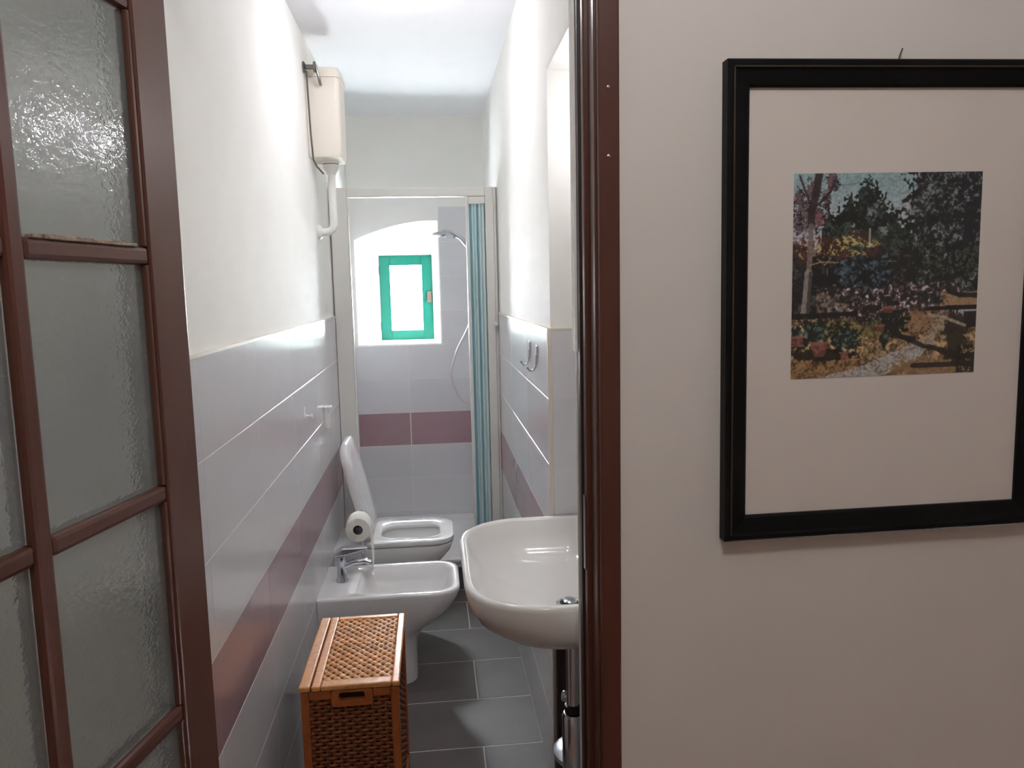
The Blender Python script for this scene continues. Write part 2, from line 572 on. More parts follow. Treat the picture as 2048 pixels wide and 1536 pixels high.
def dbox(name, s0, s1, d0, d1, z0, z1, m, bev=0.003, parent=None, segs=2):
    return MB().box(s0, s1, d0, d1, z0, z1).transform(DM).build(name, m, parent or door, bevel=bev, segs=segs)


dbox('stile', 0, 0.089, 0, LT, 0.01, 2.10, BROWN)
dbox('stile', LW - 0.089, LW, 0, LT, 0.01, 2.10, BROWN)
dbox('rail', 0.0892, LW - 0.0892, 0, LT, 2.0, 2.10, BROWN)
dbox('rail', 0.0892, LW - 0.0892, 0, LT, 0.40, 0.505, BROWN)
dbox('rail', 0.0892, LW - 0.0892, 0, LT, 0.01, 0.14, BROWN)
dbox('panel', 0.0892, LW - 0.0892, 0.010, 0.03, 0.1402, 0.3998, BROWN)
dbox('muntin', 0.336, 0.364, 0.001, LT - 0.002, 0.506, 1.999, BROWN, 0.006)
barz = [0.857, 1.206, 1.558, 1.909]
cols = [(0.0895, 0.3355), (0.3645, LW - 0.0895)]
for z in barz:
    for s0, s1 in cols:
        dbox('glazing_bar', s0, s1, 0.002, LT - 0.003, z - 0.0125, z + 0.0125, BROWN, 0.006)
zs = [0.506] + barz + [1.999]
for i, (z0, z1) in enumerate(zip(zs, zs[1:])):
    lo = z0 + (0.0125 if i else 0.0)
    hi = z1 - (0.0125 if i < len(zs) - 2 else 0.0)
    for s0, s1 in cols:
        dbox('pane', s0 + 0.0005, s1 - 0.0005, 0.012, 0.016, lo + 0.0005, hi - 0.0005, HAMMER, 0)
# glazing beads along the stile and a crust of old putty on the bar at mid height
for i, (z0, z1) in enumerate(zip(zs, zs[1:])):
    lo = z0 + (0.013 if i else 0.0)
    hi = z1 - (0.013 if i < len(zs) - 2 else 0.0)
    dbox('bead', 0.0895, 0.098, 0.003, 0.0115, lo, hi, BROWN, 0.002)
pt = MB()
rr = random.Random(3)
for k in range(26):
    s = 0.12 + 0.20 * k / 26 + rr.uniform(-.003, .003)
    h = rr.uniform(0.004, 0.009)
    pt.box(s, s + rr.uniform(0.006, 0.013), -0.0005 + rr.uniform(0, 0.001), 0.011, 1.5695, 1.5705 + h * 0.6)
pt.transform(DM)
po = pt.build('putty', PUTTY, door, bevel=0.001, segs=1)
po['label'] = 'crusty old pale putty along the bar'
for z in (0.4, 1.7):
    MB().tube([DM @ V(-0.006, LT, z - 0.05), DM @ V(-0.006, LT, z + 0.05)], 0.006, 10).build('hinge', DKMETAL, door, smooth=True)

# shower step: grey tiled kerb under a white tray
kb = structure(MB().box(XL, XR, YS + 0.03, YF, 0.0, 0.04).build('trim_6', FGROUT))
for x0, x1 in ((XL + 0.001, -0.11), (-0.108, XR - 0.001)):
    o = MB().box(x0, x1, YS + 0.018, YS + 0.03, 0.0, 0.118).build('tile', FLOORT, kb, bevel=0.001, segs=1)

# ------------------------------------------------------------------ shower
tray = thing('shower_tray', (-0.07, 4.1, 0.04), 'white shower tray raised on the grey tiled step at the far end', 'shower tray')
tb = MB()
tb.loft([rrect(XL + 0.002, XR - 0.002, YS + 0.014, YF - 0.002, 0.119, 0.005, 0.005),
         rrect(XL + 0.002, XR - 0.002, YS + 0.012, YF - 0.002, 0.150, 0.005, 0.005),
         rrect(XL + 0.03, XR - 0.03, YS + 0.07, YF - 0.03, 0.152, 0.03, 0.03),
         rrect(XL + 0.05, XR - 0.05, YS + 0.09, YF - 0.04, 0.066, 0.04, 0.04),
         rrect(-0.10, -0.04, 4.1, 4.16, 0.062, 0.02, 0.02)])
tb.build('basin', CERAMIC, tray, smooth=True)
MB().lathe([(0.04, 0), (0.04, 0.004), (0.03, 0.006), (0.004, 0.006)], (-0.07, 4.13, 0.062)).build('drain', CHROME, tray, smooth=True)

sf = thing('shower_enclosure', (-0.065, 3.73, 0.15), 'white framed shower enclosure with aqua folding door stacked at its right side', 'shower enclosure')
fy0, fy1 = 3.70, 3.745
MB().box(XL + 0.001, -0.374, fy0, fy1, 0.153, 1.978).build('post', FRAMEW, sf, bevel=0.004)
MB().box(0.268, 0.307, fy0, fy1, 0.153, 1.978).build('post', FRAMEW, sf, bevel=0.004)
MB().box(0.3072, XR - 0.001, fy0 + 0.008, fy1 - 0.004, 0.153, 1.978).build('wall_profile', FRAMEW, sf, bevel=0.002)
MB().box(-0.3738, 0.2678, fy0, fy1, 1.936, 1.978).build('header_rail', FRAMEW, sf, bevel=0.004)
MB().box(-0.3738, 0.2678, fy0 + 0.004, fy1 - 0.004, 0.153, 0.170).build('bottom_rail', FRAMEW, sf, bevel=0.003)
MB().box(-0.374, -0.368, fy0 - 0.002, fy0 + 0.02, 0.17, 1.935).build('edge_profile', WPLASTIC, sf, bevel=0.001)
MB().box(0.176, 0.188, fy0 + 0.006, fy1 - 0.006, 0.171, 1.934).build('door_stile', FRAMEW, sf, bevel=0.003)
# concertina panels, each a thin vertical slat turned edge on
n = 9
for i in range(n):
    xa = 0.1885 + 0.0785 * i / n
    xb = 0.1885 + 0.0785 * (i + 1) / n
    ya, yb = (fy0 + 0.006, fy1 - 0.01) if i % 2 == 0 else (fy1 - 0.01, fy0 + 0.006)
    p = MB()
    th_ = 0.0012
    d = V(xb - xa, yb - ya, 0).normalized()
    nn = V(-d.y, d.x, 0) * th_
    a, c = V(xa, ya, 0), V(xb, yb, 0)
    lp = [a - nn, c - nn, c + nn, a + nn]
    p.loft([[q + V(0, 0, 0.172) for q in lp], [q + V(0, 0, 1.90) for q in lp]])
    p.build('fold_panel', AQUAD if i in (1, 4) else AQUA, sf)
MB().box(0.1885, 0.2675, fy0 + 0.004, fy1 - 0.006, 1.901, 1.935).build('hanger_cap', FRAMEW, sf, bevel=0.003)
MB().lathe([(0.008, 0), (0.008, 0.008), (0.012, 0.012), (0.009, 0.018)], (0.305, 3.70, 1.335), (0, -1, 0), 14).build('knob', WPLASTIC, sf, smooth=True)

sh = thing('overhead_shower', (0.30, 4.2, 1.66), 'round chrome shower head on a curved arm beside the window recess', 'shower')
arm = [(XR - 0.002, 4.2, 1.60), (0.29, 4.2, 1.615), (0.25, 4.2, 1.66), (0.21, 4.2, 1.725), (0.17, 4.2, 1.775), (0.12, 4.2, 1.805), (0.085, 4.2, 1.808)]
MB().tube(arm, 0.011, 12).build('arm', CHROME, sh, smooth=True)
MB().lathe([(0.012, 0.03), (0.02, 0.022), (0.06, 0.006), (0.064, 0), (0.062, -0.008), (0.01, -0.009)], (0.078, 4.2, 1.79), (0.15, 0, 1), 28).build('rose', CHROME, sh, smooth=True)
MB().lathe([(0.026, 0), (0.026, 0.006), (0.014, 0.012)], (XR - 0.0005, 4.2, 1.60), (-1, 0, 0), 20).build('wall_flange', CHROME, sh, smooth=True)

mx = thing('shower_mixer', (0.29, 4.2, 0.98), 'chrome shower mixer on the right shower wall with a looping pale hose', 'shower tap')
MB().tube([(0.275, 4.12, 0.95), (0.275, 4.28, 0.95)], 0.02, 16).build('valve_body', CHROME, mx, smooth=True)
MB().tube([(XR - 0.001, 4.2, 0.95), (0.27, 4.2, 0.95)], 0.02, 14).build('wall_flange', CHROME, mx, smooth=True)
hp = [(0.265, 4.2, 0.93), (0.235, 4.2, 0.88), (0.19, 4.2, 0.877), (0.14, 4.2, 0.915), (0.108, 4.2, 0.99), (0.098, 4.2, 1.05), (0.110, 4.2, 1.11),
      (0.135, 4.2, 1.18), (0.17, 4.2, 1.245), (0.20, 4.2, 1.305), (0.235, 4.2, 1.40), (0.265, 4.2, 1.50), (0.28, 4.2, 1.56)]


def smoothpath(pts, n=6):
    P = [Vector(p) for p in pts]
    P = [P[0]] + P + [P[-1]]
    out = []
    for i in range(1, len(P) - 2):
        for k in range(n):
            t = k / n
            a, b_, c, d = P[i - 1], P[i], P[i + 1], P[i + 2]
            out.append(0.5 * ((2 * b_) + (c - a) * t + (2 * a - 5 * b_ + 4 * c - d) * t * t + (3 * b_ - a - 3 * c + d) * t ** 3))
    out.append(P[-2])
    return out


MB().tube(smoothpath(hp), 0.0065, 8).build('hose', HOSE, mx, smooth=True)
MB().tube([(0.28, 4.2, 1.55), (0.275, 4.2, 1.60)], 0.011, 12).build('hose_end', CHROME, mx, smooth=True)

# ------------------------------------------------------------------ sanitary ware
bd = thing('bidet', (-0.2, 2.92, 0), 'white bidet with an oblong basin, nearest fixture on the left wall', 'bidet')
y0, y1 = 2.742, 3.095
ym = (y0 + y1) / 2


def pan(levels):
    return [rrect(x0, x1, ym_ - hw, ym_ + hw, z, r0, r1) for x0, x1, ym_, hw, z, r0, r1 in levels]


lv = [(XL, -0.10, ym, 0.100, 0.000, .004, .07), (XL, -0.10, ym, 0.102, 0.10, .004, .07), (XL, -0.095, ym, 0.108, 0.17, .004, .08),
      (XL, -0.065, ym, 0.128, 0.215, .004, .09), (XL, -0.01, ym, 0.150, 0.255, .004, .10), (XL, 0.035, ym, 0.165, 0.30, .004, .10),
      (XL, 0.062, ym, 0.173, 0.345, .004, .095), (XL, 0.073, ym, 0.176, 0.378, .004, .085), (XL, 0.072, ym, 0.1755, 0.388, .004, .085),
      (XL + .006, 0.066, ym, 0.170, 0.391, .004, .08), (-0.318, 0.048, ym, 0.145, 0.390, .03, .065), (-0.308, 0.040, ym, 0.137, 0.380, .035, .062),
      (-0.298, 0.028, ym, 0.125, 0.34, .04, .06), (-0.27, 0.0, ym, 0.10, 0.285, .05, .06), (-0.20, -0.07, ym, 0.05, 0.268, .03, .03)]
MB().loft(pan(lv)).build('bowl', CERAMIC, bd, smooth=True, angle=60)
MB().lathe([(0.022, 0), (0.022, 0.003), (0.006, 0.003)], (-0.135, ym, 0.268), n=20).build('drain', CHROME, bd, smooth=True)
tp = MB().lathe([(0.024, 0), (0.024, 0.006), (0.019, 0.012), (0.018, 0.07), (0.021, 0.085), (0.021, 0.10), (0.012, 0.106)], (-0.378, ym, 0.391), n=24).build('tap', CHROME, bd, smooth=True)
MB().tube([(-0.375, ym, 0.448), (-0.33, ym - 0.003, 0.466), (-0.285, ym - 0.006, 0.47), (-0.266, ym - 0.006, 0.462)], [0.013, 0.012, 0.011, 0.011], 12).build('spout', CHROME, tp, smooth=True)
lvm = MB()
lvm.loft([[V(-0.405, ym - 0.022, 0.495), V(-0.405, ym + 0.022, 0.495), V(-0.405, ym + 0.022, 0.507), V(-0.405, ym - 0.022, 0.507)],
          [V(-0.37, ym - 0.022, 0.497), V(-0.37, ym + 0.022, 0.497), V(-0.37, ym + 0.022, 0.527), V(-0.37, ym - 0.022, 0.527)],
          [V(-0.275, ym - 0.012, 0.515), V(-0.275, ym + 0.012, 0.515), V(-0.275, ym + 0.012, 0.525), V(-0.275, ym - 0.012, 0.525)]])
lvm.build('lever', STEEL, tp, bevel=0.004)

tl = thing('toilet', (-0.2, 3.42, 0), 'white toilet with raised lid and lowered seat, behind the bidet', 'toilet')
ty0, ty1 = 3.243, 3.590
tm = (ty0 + ty1) / 2
lv = [(XL, -0.12, tm, 0.105, 0.000, .004, .07), (XL, -0.12, tm, 0.107, 0.10, .004, .07), (XL, -0.10, tm, 0.115, 0.18, .004, .08),
      (XL, -0.05, tm, 0.138, 0.25, .004, .09), (XL, 0.01, tm, 0.158, 0.31, .004, .10), (XL, 0.048, tm, 0.168, 0.355, .004, .10),
      (XL, 0.062, tm, 0.171, 0.392, .004, .09), (XL, 0.06, tm, 0.170, 0.398, .004, .09), (XL + .01, 0.052, tm, 0.162, 0.400, .004, .085),
      (-0.27, 0.012, tm, 0.118, 0.399, .06, .08), (-0.262, 0.0, tm, 0.11, 0.37, .06, .08), (-0.24, -0.03, tm, 0.085, 0.30, .06, .06),
      (-0.18, -0.09, tm, 0.04, 0.22, .03, .03)]
MB().loft(pan(lv)).build('bowl', CERAMIC, tl, smooth=True, angle=60)
lv = [(-0.318, 0.062, tm, 0.172, 0.404, .03, .09), (-0.32, 0.066, tm, 0.175, 0.410, .03, .09), (-0.318, 0.064, tm, 0.173, 0.424, .03, .09),
      (-0.31, 0.055, tm, 0.165, 0.428, .03, .085), (-0.262, 0.012, tm, 0.108, 0.425, .075, .06), (-0.255, 0.004, tm, 0.100, 0.416, .075, .06),
      (-0.256, 0.006, tm, 0.102, 0.404, .075, .06)]
MB().loft(pan(lv), False, False).loft([pan([lv[-1]])[0], pan([lv[0]])[0]], False, False).build('seat', CERAMIC, tl, smooth=True, angle=50)
# raised lid: lofted in its own plane (u up the lid, y across), tilted against the wall
lean = math.atan2(0.10, 0.415)
LM = Matrix.Translation((-0.302, tm, 0.432)) @ Matrix.Rotation(-lean - math.pi / 2, 4, 'Y')
# local x -> up along the lid, local z -> towards the wall side


def lidloop(u0, u1, hw, z, r0, r1):
    return [LM @ p for p in rrect(u0, u1, -hw, hw, z, r0, r1)]


ld = MB()
ld.loft([lidloop(0.012, 0.40, 0.160, 0.012, .025, .085), lidloop(0.006, 0.418, 0.170, 0.014, .03, .09), lidloop(0.0, 0.43, 0.174, 0.003, .03, .095),
         lidloop(0.0, 0.43, 0.174, -0.014, .03, .095), lidloop(0.006, 0.424, 0.168, -0.020, .03, .09), lidloop(0.05, 0.36, 0.10, -0.022, .03, .06)])
ld.build('lid', CERAMIC, tl, smooth=True, angle=50)
for s in (-1, 1):
    MB().tube([(-0.305, tm + s * 0.09 - 0.02, 0.415), (-0.305, tm + s * 0.09 + 0.02, 0.415)], 0.010, 10).build('hinge', CHROME, tl, smooth=True)

# ------------------------------------------------------------------ high cistern
cs = thing('high_cistern', (-0.39, 3.35, 2.03), 'cream plastic high cistern on the left wall with its flush pipe', 'cistern')
XP = XL - TT
cb = MB()
cb.loft([rrect(XP + 0.0005, -0.338, 3.195, 3.39, 2.034, .003, .02), rrect(XP + 0.0005, -0.333, 3.19, 3.395, 2.05, .003, .02),
         rrect(XP + 0.0005, -0.330, 3.187, 3.398, 2.335, .003, .02)])
cb.build('tank', PLASTIC, cs, smooth=True, angle=50)
cb = MB()
cb.loft([rrect(XP + 0.0005, -0.327, 3.184, 3.401, 2.336, .003, .02), rrect(XP + 0.0005, -0.326, 3.183, 3.402, 2.358, .003, .02),
         rrect(XP + 0.0005, -0.335, 3.19, 3.395, 2.373, .003, .02)])
cb.build('tank_lid', PLASTIC, cs, smooth=True, angle=50)
MB().lathe([(0.037, 0), (0.037, -0.006), (0.034, -0.008), (0.034, -0.025), (0.02, -0.045), (0.019, -0.05)], (-0.393, 3.33, 2.0335), n=20).build('coupling_nut', WPLASTIC, cs, smooth=True)
MB().lathe([(0.0345, 0), (0.0345, -0.004)], (-0.393, 3.33, 2.0265), n=20).build('rubber_seal', DKMETAL, cs)
pp = [(-0.393, 3.33, 1.986), (-0.393, 3.33, 1.92), (-0.393, 3.33, 1.84), (-0.393, 3.33, 1.79), (-0.398, 3.33, 1.765), (-0.415, 3.33, 1.752), (-0.44, 3.33, 1.75), (XP + 0.001, 3.33, 1.75)]
MB().tube(smoothpath(pp, 4), 0.0165, 14).build('flush_pipe', WPLASTIC, cs, smooth=True)
MB().lathe([(0.03, 0), (0.03, 0.01), (0.02, 0.02)], (XP + 0.0005, 3.33, 1.75), (1, 0, 0), 20).build('wall_flange', WPLASTIC, cs, smooth=True)
vb = MB().tube([(XP + 0.001, 3.15, 2.362), (-0.42, 3.15, 2.362)], 0.009, 12).build('stop_valve', DKMETAL, cs, smooth=True)
MB().lathe([(0.020, 0), (0.022, 0.004), (0.012, 0.010), (0.009, 0.012)], (XP + 0.0005, 3.15, 2.362), (1, 0, 0), 20).build('wall_flange', DKMETAL, vb, smooth=True)
MB().lathe([(0.008, 0), (0.021, 0.003), (0.021, 0.010), (0.008, 0.013)], (-0.422, 3.15, 2.362), (1, 0, 0), 14).build('valve_knob', DKMETAL, vb, smooth=True)
MB().tube(smoothpath([(-0.411, 3.15, 2.358), (-0.404, 3.152, 2.335), (-0.40, 3.16, 2.31), (-0.40, 3.182, 2.305)], 4), 0.0055, 8).build('inlet_pipe', DKMETAL, vb, smooth=True)
MB().tube([(-0.449, 3.16, 2.35), (-0.4445, 3.16, 2.12), (-0.440, 3.165, 2.018), (-0.430, 3.18, 1.995), (-0.408, 3.20, 1.968)], 0.0035, 8).build('cord', CORDM, cs, smooth=True)

# ------------------------------------------------------------------ basin in the niche
sk = thing('washbasin', (0.3, 1.8, 0.72), 'white rounded washbasin fixed in the niche behind the door frame', 'washbasin')
sy0, sy1 = 1.478, 2.113
sm = (sy0 + sy1) / 2
# rrect with r0 on the room side (x0) here
sx0, sx1 = 0.052, XN - 0.001


def sl(x0, x1, ya, yb, z, r0, r1=.004):
    return rrect(x0, x1, ya, yb, z, r0, r1, 10)


L = [sl(0.24, 0.46, 1.68, 1.93, 0.722, .08, .05), sl(0.17, 0.51, 1.575, 2.03, 0.727, .14, .02), sl(0.112, sx1, 1.525, 2.075, 0.742, .16),
     sl(0.078, sx1, 1.497, 2.098, 0.770, .17), sl(0.060, sx1, 1.484, 2.109, 0.805, .17), sl(sx0, sx1, sy0, sy1, 0.843, .17),
     sl(sx0 + .001, sx1, sy0 + .001, sy1 - .001, 0.852, .17), sl(sx0 + .007, sx1, sy0 + .007, sy1 - .007, 0.856, .165),
     sl(sx0 + .016, 0.44, sy0 + .016, sy1 - .016, 0.855, .158, .05), sl(sx0 + .021, 0.43, sy0 + .021, sy1 - .021, 0.849, .155, .05),
     sl(sx0 + .034, 0.42, sy0 + .034, sy1 - .034, 0.815, .145, .05), sl(sx0 + .068, 0.41, sy0 + .066, sy1 - .068, 0.772, .13, .06),
     sl(sx0 + .13, 0.39, sy0 + .12, sy1 - .13, 0.746, .10, .06), sl(0.27, 0.35, 1.73, 1.81, 0.738, .03, .03)]
MB().loft(L).build('bowl', SINKCER, sk, smooth=True, angle=70)
MB().lathe([(0.033, 0), (0.033, 0.003), (0.026, 0.004), (0.022, 0.0015), (0.004, 0.0015)], (0.310, 1.77, 0.738), n=28).build('drain', CHROME, sk, smooth=True)
MB().lathe([(0.0235, 0), (0.0235, 0.0012), (0.003, 0.0012)], (0.310, 1.77, 0.7392), n=24).build('drain_hole', RUBBER, sk)  # black disc puts the shade inside the open drain into the colour
MB().lathe([(0.017, 0.002), (0.018, 0.007), (0.013, 0.010), (0.003, 0.011)], (0.310, 1.77, 0.740), (0.12, -0.1, 1), n=24).build('drain_plug', CHROME, sk, smooth=True)
tr = MB().lathe([(0.016, 0.724), (0.016, 0.475)], (0.314, 1.76, 0), n=20).build('tailpipe', CHROME, sk, smooth=True)
MB().lathe([(0.030, 0.724), (0.030, 0.705), (0.020, 0.695)], (0.314, 1.76, 0), n=20).build('waste_nut', CHROME, sk, smooth=True)
bt = MB().lathe([(0.012, 0.30), (0.026, 0.305), (0.028, 0.32), (0.028, 0.455), (0.024, 0.462), (0.017, 0.464)], (0.314, 1.76, 0), n=24).build('bottle_trap', CHROME, sk, smooth=True)
MB().lathe([(0.021, 0.465), (0.021, 0.482), (0.017, 0.484)], (0.314, 1.76, 0), n=20).build('rubber_collar', RUBBER, sk, smooth=True)
MB().tube([(0.314, 1.76, 0.43), (0.40, 1.76, 0.43), (XN - 0.001, 1.76, 0.43)], 0.015, 14).build('waste_pipe', CHROME, sk, smooth=True)
vv = MB().tube([(0.315, 1.83, 0.462), (0.40, 1.83, 0.455), (XN - 0.001, 1.83, 0.455)], 0.008, 12).build('angle_valve', CHROME, sk, smooth=True)
MB().lathe([(0.006, -0.002), (0.014, 0.0), (0.015, 0.020), (0.012, 0.024)], (0.322, 1.83, 0.462), (-1, 0, 0.25), 12).build('handle', CHROME, vv, smooth=True)
MB().tube(smoothpath([(0.40, 1.83, 0.455), (0.40, 1.84, 0.56), (0.42, 1.85, 0.66), (0.43, 1.85, 0.728)], 4), 0.005, 8).build('supply_hose', HOSE, vv, smooth=True)

pb = thing('pedal_bin', (0.384, 1.985, 0), 'small dark pedal bin with a domed chrome lid under the washbasin', 'bin')
MB().lathe([(0.080, 0.0), (0.083, 0.004), (0.083, 0.195), (0.080, 0.198)], (0.384, 1.985, 0), n=36).build('body', BINBLACK, pb, smooth=True)
MB().lathe([(0.086, 0.1985), (0.087, 0.203), (0.086, 0.212), (0.075, 0.222), (0.045, 0.230), (0.003, 0.233)], (0.384, 1.985, 0.004), n=36).build('lid', STEEL, pb, smooth=True)
MB().box(0.356, 0.372, 1.893, 1.905, 0.008, 0.018).build('pedal', RUBBER, pb, bevel=0.003)

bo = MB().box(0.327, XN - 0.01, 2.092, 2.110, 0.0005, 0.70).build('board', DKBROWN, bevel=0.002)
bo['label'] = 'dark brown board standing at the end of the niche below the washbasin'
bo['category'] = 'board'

# ------------------------------------------------------------------ toilet roll stand between bidet and toilet
ts = thing('toilet_roll_stand', (-0.320, 3.168, 0), 'slim chrome toilet roll stand standing between bidet and toilet', 'stand')
MB().lathe([(0.06, 0.0), (0.06, 0.008), (0.03, 0.014), (0.008, 0.016)], (-0.320, 3.168, 0), n=28).build('base', CHROME, ts, smooth=True)
MB().tube([(-0.320, 3.168, 0.014), (-0.320, 3.168, 0.60)], 0.0065, 12).build('pole', CHROME, ts, smooth=True)
MB().tube([(-0.320, 3.165, 0.588), (-0.314, 2.95, 0.586)], 0.0055, 10).build('arm', CHROME, ts, smooth=True)
trl = thing('toilet_roll', (-0.316, 3.0, 0.585), 'white toilet roll hanging on the stand above the bidet', 'toilet roll')
ax = V(-0.006, 0.215, 0.002).normalized()
rc = V(-0.3145, 2.962, 0.577)
rb = MB()
e1 = V(1, 0, 0)
e2 = ax.cross(e1).normalized()


def ring(r, h, n=36):
    return [rc + ax * h + (e1 * math.cos(2 * math.pi * k / n) + e2 * math.sin(2 * math.pi * k / n)) * r for k in range(n)]


rb.loft([ring(0.019, 0.0), ring(0.046, 0.0), ring(0.0485, 0.003), ring(0.0485, 0.097), ring(0.046, 0.10), ring(0.019, 0.10)], False, False)
rb.build('paper', PAPER, trl, smooth=True, angle=50)
MB().loft([ring(0.0188, 0.001), ring(0.0188, 0.099), ring(0.0172, 0.099), ring(0.0172, 0.001)], False, False).loft([ring(0.0172, 0.001), ring(0.0188, 0.001)], False, False).build('core', CARD, trl, smooth=True)
tail = MB()
lps = []
for z in (0.585, 0.54, 0.49, 0.44, 0.415):
    x = -0.2658 + 0.002 * math.sin((z - 0.4) * 25)
    lps.append([V(x, 2.966, z), V(x + 0.0012, 2.966, z), V(x + 0.0012, 3.056, z), V(x, 3.056, z)])
tail.loft(lps).build('loose_end', PAPER, trl)

# ------------------------------------------------------------------ rattan hamper
hm = thing('laundry_hamper', (-0.243, 2.115, 0), 'woven rattan laundry hamper with flat lid standing against the left wall', 'hamper')
hx0, hx1, hy0, hy1, hz = -0.368, -0.117, 1.905, 2.328, 0.5
fw = 0.022
# corner posts and rails
for x in (hx0, hx1 - fw):
    for y in (hy0, hy1 - fw):
        MB().box(x, x + fw, y, y + fw, 0.0005, hz - 0.0145).build('post', RATFR, hm, bevel=0.006, segs=3)
for z0_, z1_ in ((0.02, 0.042), (hz - 0.040, hz - 0.0145)):
    if z0_ < 0.1:
        MB().box(hx0 + fw, hx1 - fw, hy0 + 0.001, hy0 + fw - 0.004, z0_, z1_).build('rail', RATFR, hm, bevel=0.004)
    else:
        MB().box(hx0 + fw, -0.2905, hy0 + 0.001, hy0 + 0.014, 0.462, z1_).build('rail', RATFR, hm, bevel=0.002)
        MB().box(-0.1835, hx1 - fw, hy0 + 0.001, hy0 + 0.014, 0.462, z1_).build('rail', RATFR, hm, bevel=0.002)
    MB().box(hx0 + fw, hx1 - fw, hy1 - fw + 0.004, hy1 - 0.001, z0_, z1_).build('rail', RATFR, hm, bevel=0.004)
    for x in (hx0 + 0.001, hx1 - fw + 0.004):
        MB().box(x, x + fw - 0.005, hy0 + fw, hy1 - fw, z0_, z1_).build('rail', RATFR, hm, bevel=0.004)
MB().box(hx0 + 0.016, hx1 - 0.016, hy0 + 0.016, hy1 - 0.016, 0.022, hz - 0.03).build('lining', DARKIN, hm)


def weaver_mesh(length, amp, pitch, phase, r, flat, m, name='weaver'):
    """one flattened strand waving in y along local x"""
    key = (name, round(length, 4), phase, r, m.name, amp)
    if key in _cache:
        return _cache[key]
    me = bpy.data.meshes.new(name)
    n_ = max(4, int(round(length / pitch)) * 4)
    vs, fs = [], []
    for i in range(n_ + 1):
        x = length * i / n_
        y = amp * math.sin(math.pi * x / pitch + phase)
        for a in (0, 1, 2, 3):
            ca, sa = ((-1, 0), (0, 1), (1, 0), (0, -1))[a]
            vs.append((x, y + ca * r * flat, sa * r))
    for i in range(n_):
        for a in range(4):
            b_ = (a + 1) % 4
            fs.append((i * 4 + a, i * 4 + b_, (i + 1) * 4 + b_, (i + 1) * 4 + a))
    fs += [(3, 2, 1, 0), (n_ * 4, n_ * 4 + 1, n_ * 4 + 2, n_ * 4 + 3)]
    me.from_pydata(vs, [], fs)
    for p in me.polygons:
        p.use_smooth = True
    me.materials.append(m)
    _cache[key] = me
    return me


def strand(me, mtx):
    o = bpy.data.objects.new(me.name.split('.')[0], me)
    C.objects.link(o)
    o.parent = hm
    o.matrix_local = Matrix.Translation(-hm.location) @ mtx


pit = 0.0172
flen = hx1 - hx0 - 2 * fw + 0.004
nrow = 41
for i in range(nrow):
    z = 0.05 + (hz - 0.0925) * i / (nrow - 1)
    me = weaver_mesh(flen, 0.0030, pit, 0.5 * math.pi + (i % 2) * math.pi, 0.0056, 0.5, RATDK)
    if z > 0.437:  # the hand hole interrupts the top rows
        cut = (-0.292 - (hx0 + fw))
        lm_ = weaver_mesh(0.056, 0.0030, pit, 0.5 * math.pi + (i % 2) * math.pi, 0.0056, 0.5, RATDK)
        strand(lm_, Matrix.Translation((hx0 + fw - 0.002, hy0 + 0.010, z)))
        strand(lm_, Matrix.Translation((hx1 - fw + 0.002 - 0.056, hy0 + 0.010, z)))
    else:
        strand(me, Matrix.Translation((hx0 + fw - 0.002, hy0 + 0.010, z)))
for k in range(int(flen / pit) + 1):
    x = hx0 + fw + 0.004 + k * pit
    if x > hx1 - fw:
        break
    MB().box(x - 0.003, x + 0.003, hy0 + 0.0085, hy0 + 0.0125, 0.04, 0.437 if -0.295 < x < -0.178 else hz - 0.045).build('stake', RATDK, hm)
# right side weave
slen = hy1 - hy0 - 2 * fw + 0.004
for i in range(nrow):
    z = 0.05 + (hz - 0.0925) * i / (nrow - 1)
    me = weaver_mesh(slen, 0.0030, pit, 0.5 * math.pi + (i % 2) * math.pi, 0.0056, 0.5, RATDK)
    strand(me, Matrix.Translation((hx1 - 0.010, hy0 + fw - 0.002, z)) @ Matrix.Rotation(math.pi / 2, 4, 'Z'))
for k in range(int(slen / pit) + 1):
    y = hy0 + fw + 0.004 + k * pit
    if y > hy1 - fw:
        break
    MB().box(hx1 - 0.0125, hx1 - 0.0085, y - 0.003, y + 0.003, 0.04, hz - 0.045).build('stake', RATDK, hm)
# hand hole surround
hh = MB()
ox0, ox1, oz0, oz1 = -0.290, -0.184, 0.440, 0.4855
ix0, ix1, iz0, iz1 = -0.270, -0.205, 0.457, 0.478
for ring_y in ((hy0 - 0.002, hy0 + 0.014),):
    out_ = [(p.x, p.y) for p in rrect(ox0, ox1, oz0, oz1, 0, .008, .008, 5)]
    inn_ = [(p.x, p.y) for p in rrect(ix0, ix1, iz0, iz1, 0, .006, .006, 5)]
    hh.loft([[V(x, ring_y[1], z) for x, z in out_], [V(x, ring_y[0], z) for x, z in out_], [V(x, ring_y[0], z) for x, z in inn_], [V(x, ring_y[1], z) for x, z in inn_]], False, False)
hh.build('handle', RATFR, hm, bevel=0.0015)
# lid: frame strips, hinge groove on the left, woven middle
lidp = MB().box(hx0 + 0.006, hx1 - 0.006, hy0 + 0.006, hy1 - 0.006, hz - 0.0138, hz - 0.008).build('lid', DARKIN, hm)


def lidstrip(x0, x1, y0, y1):
    MB().box(x0, x1, y0, y1, hz - 0.014, hz).build('lid_strip', RATTOP, lidp, bevel=0.004, segs=3)


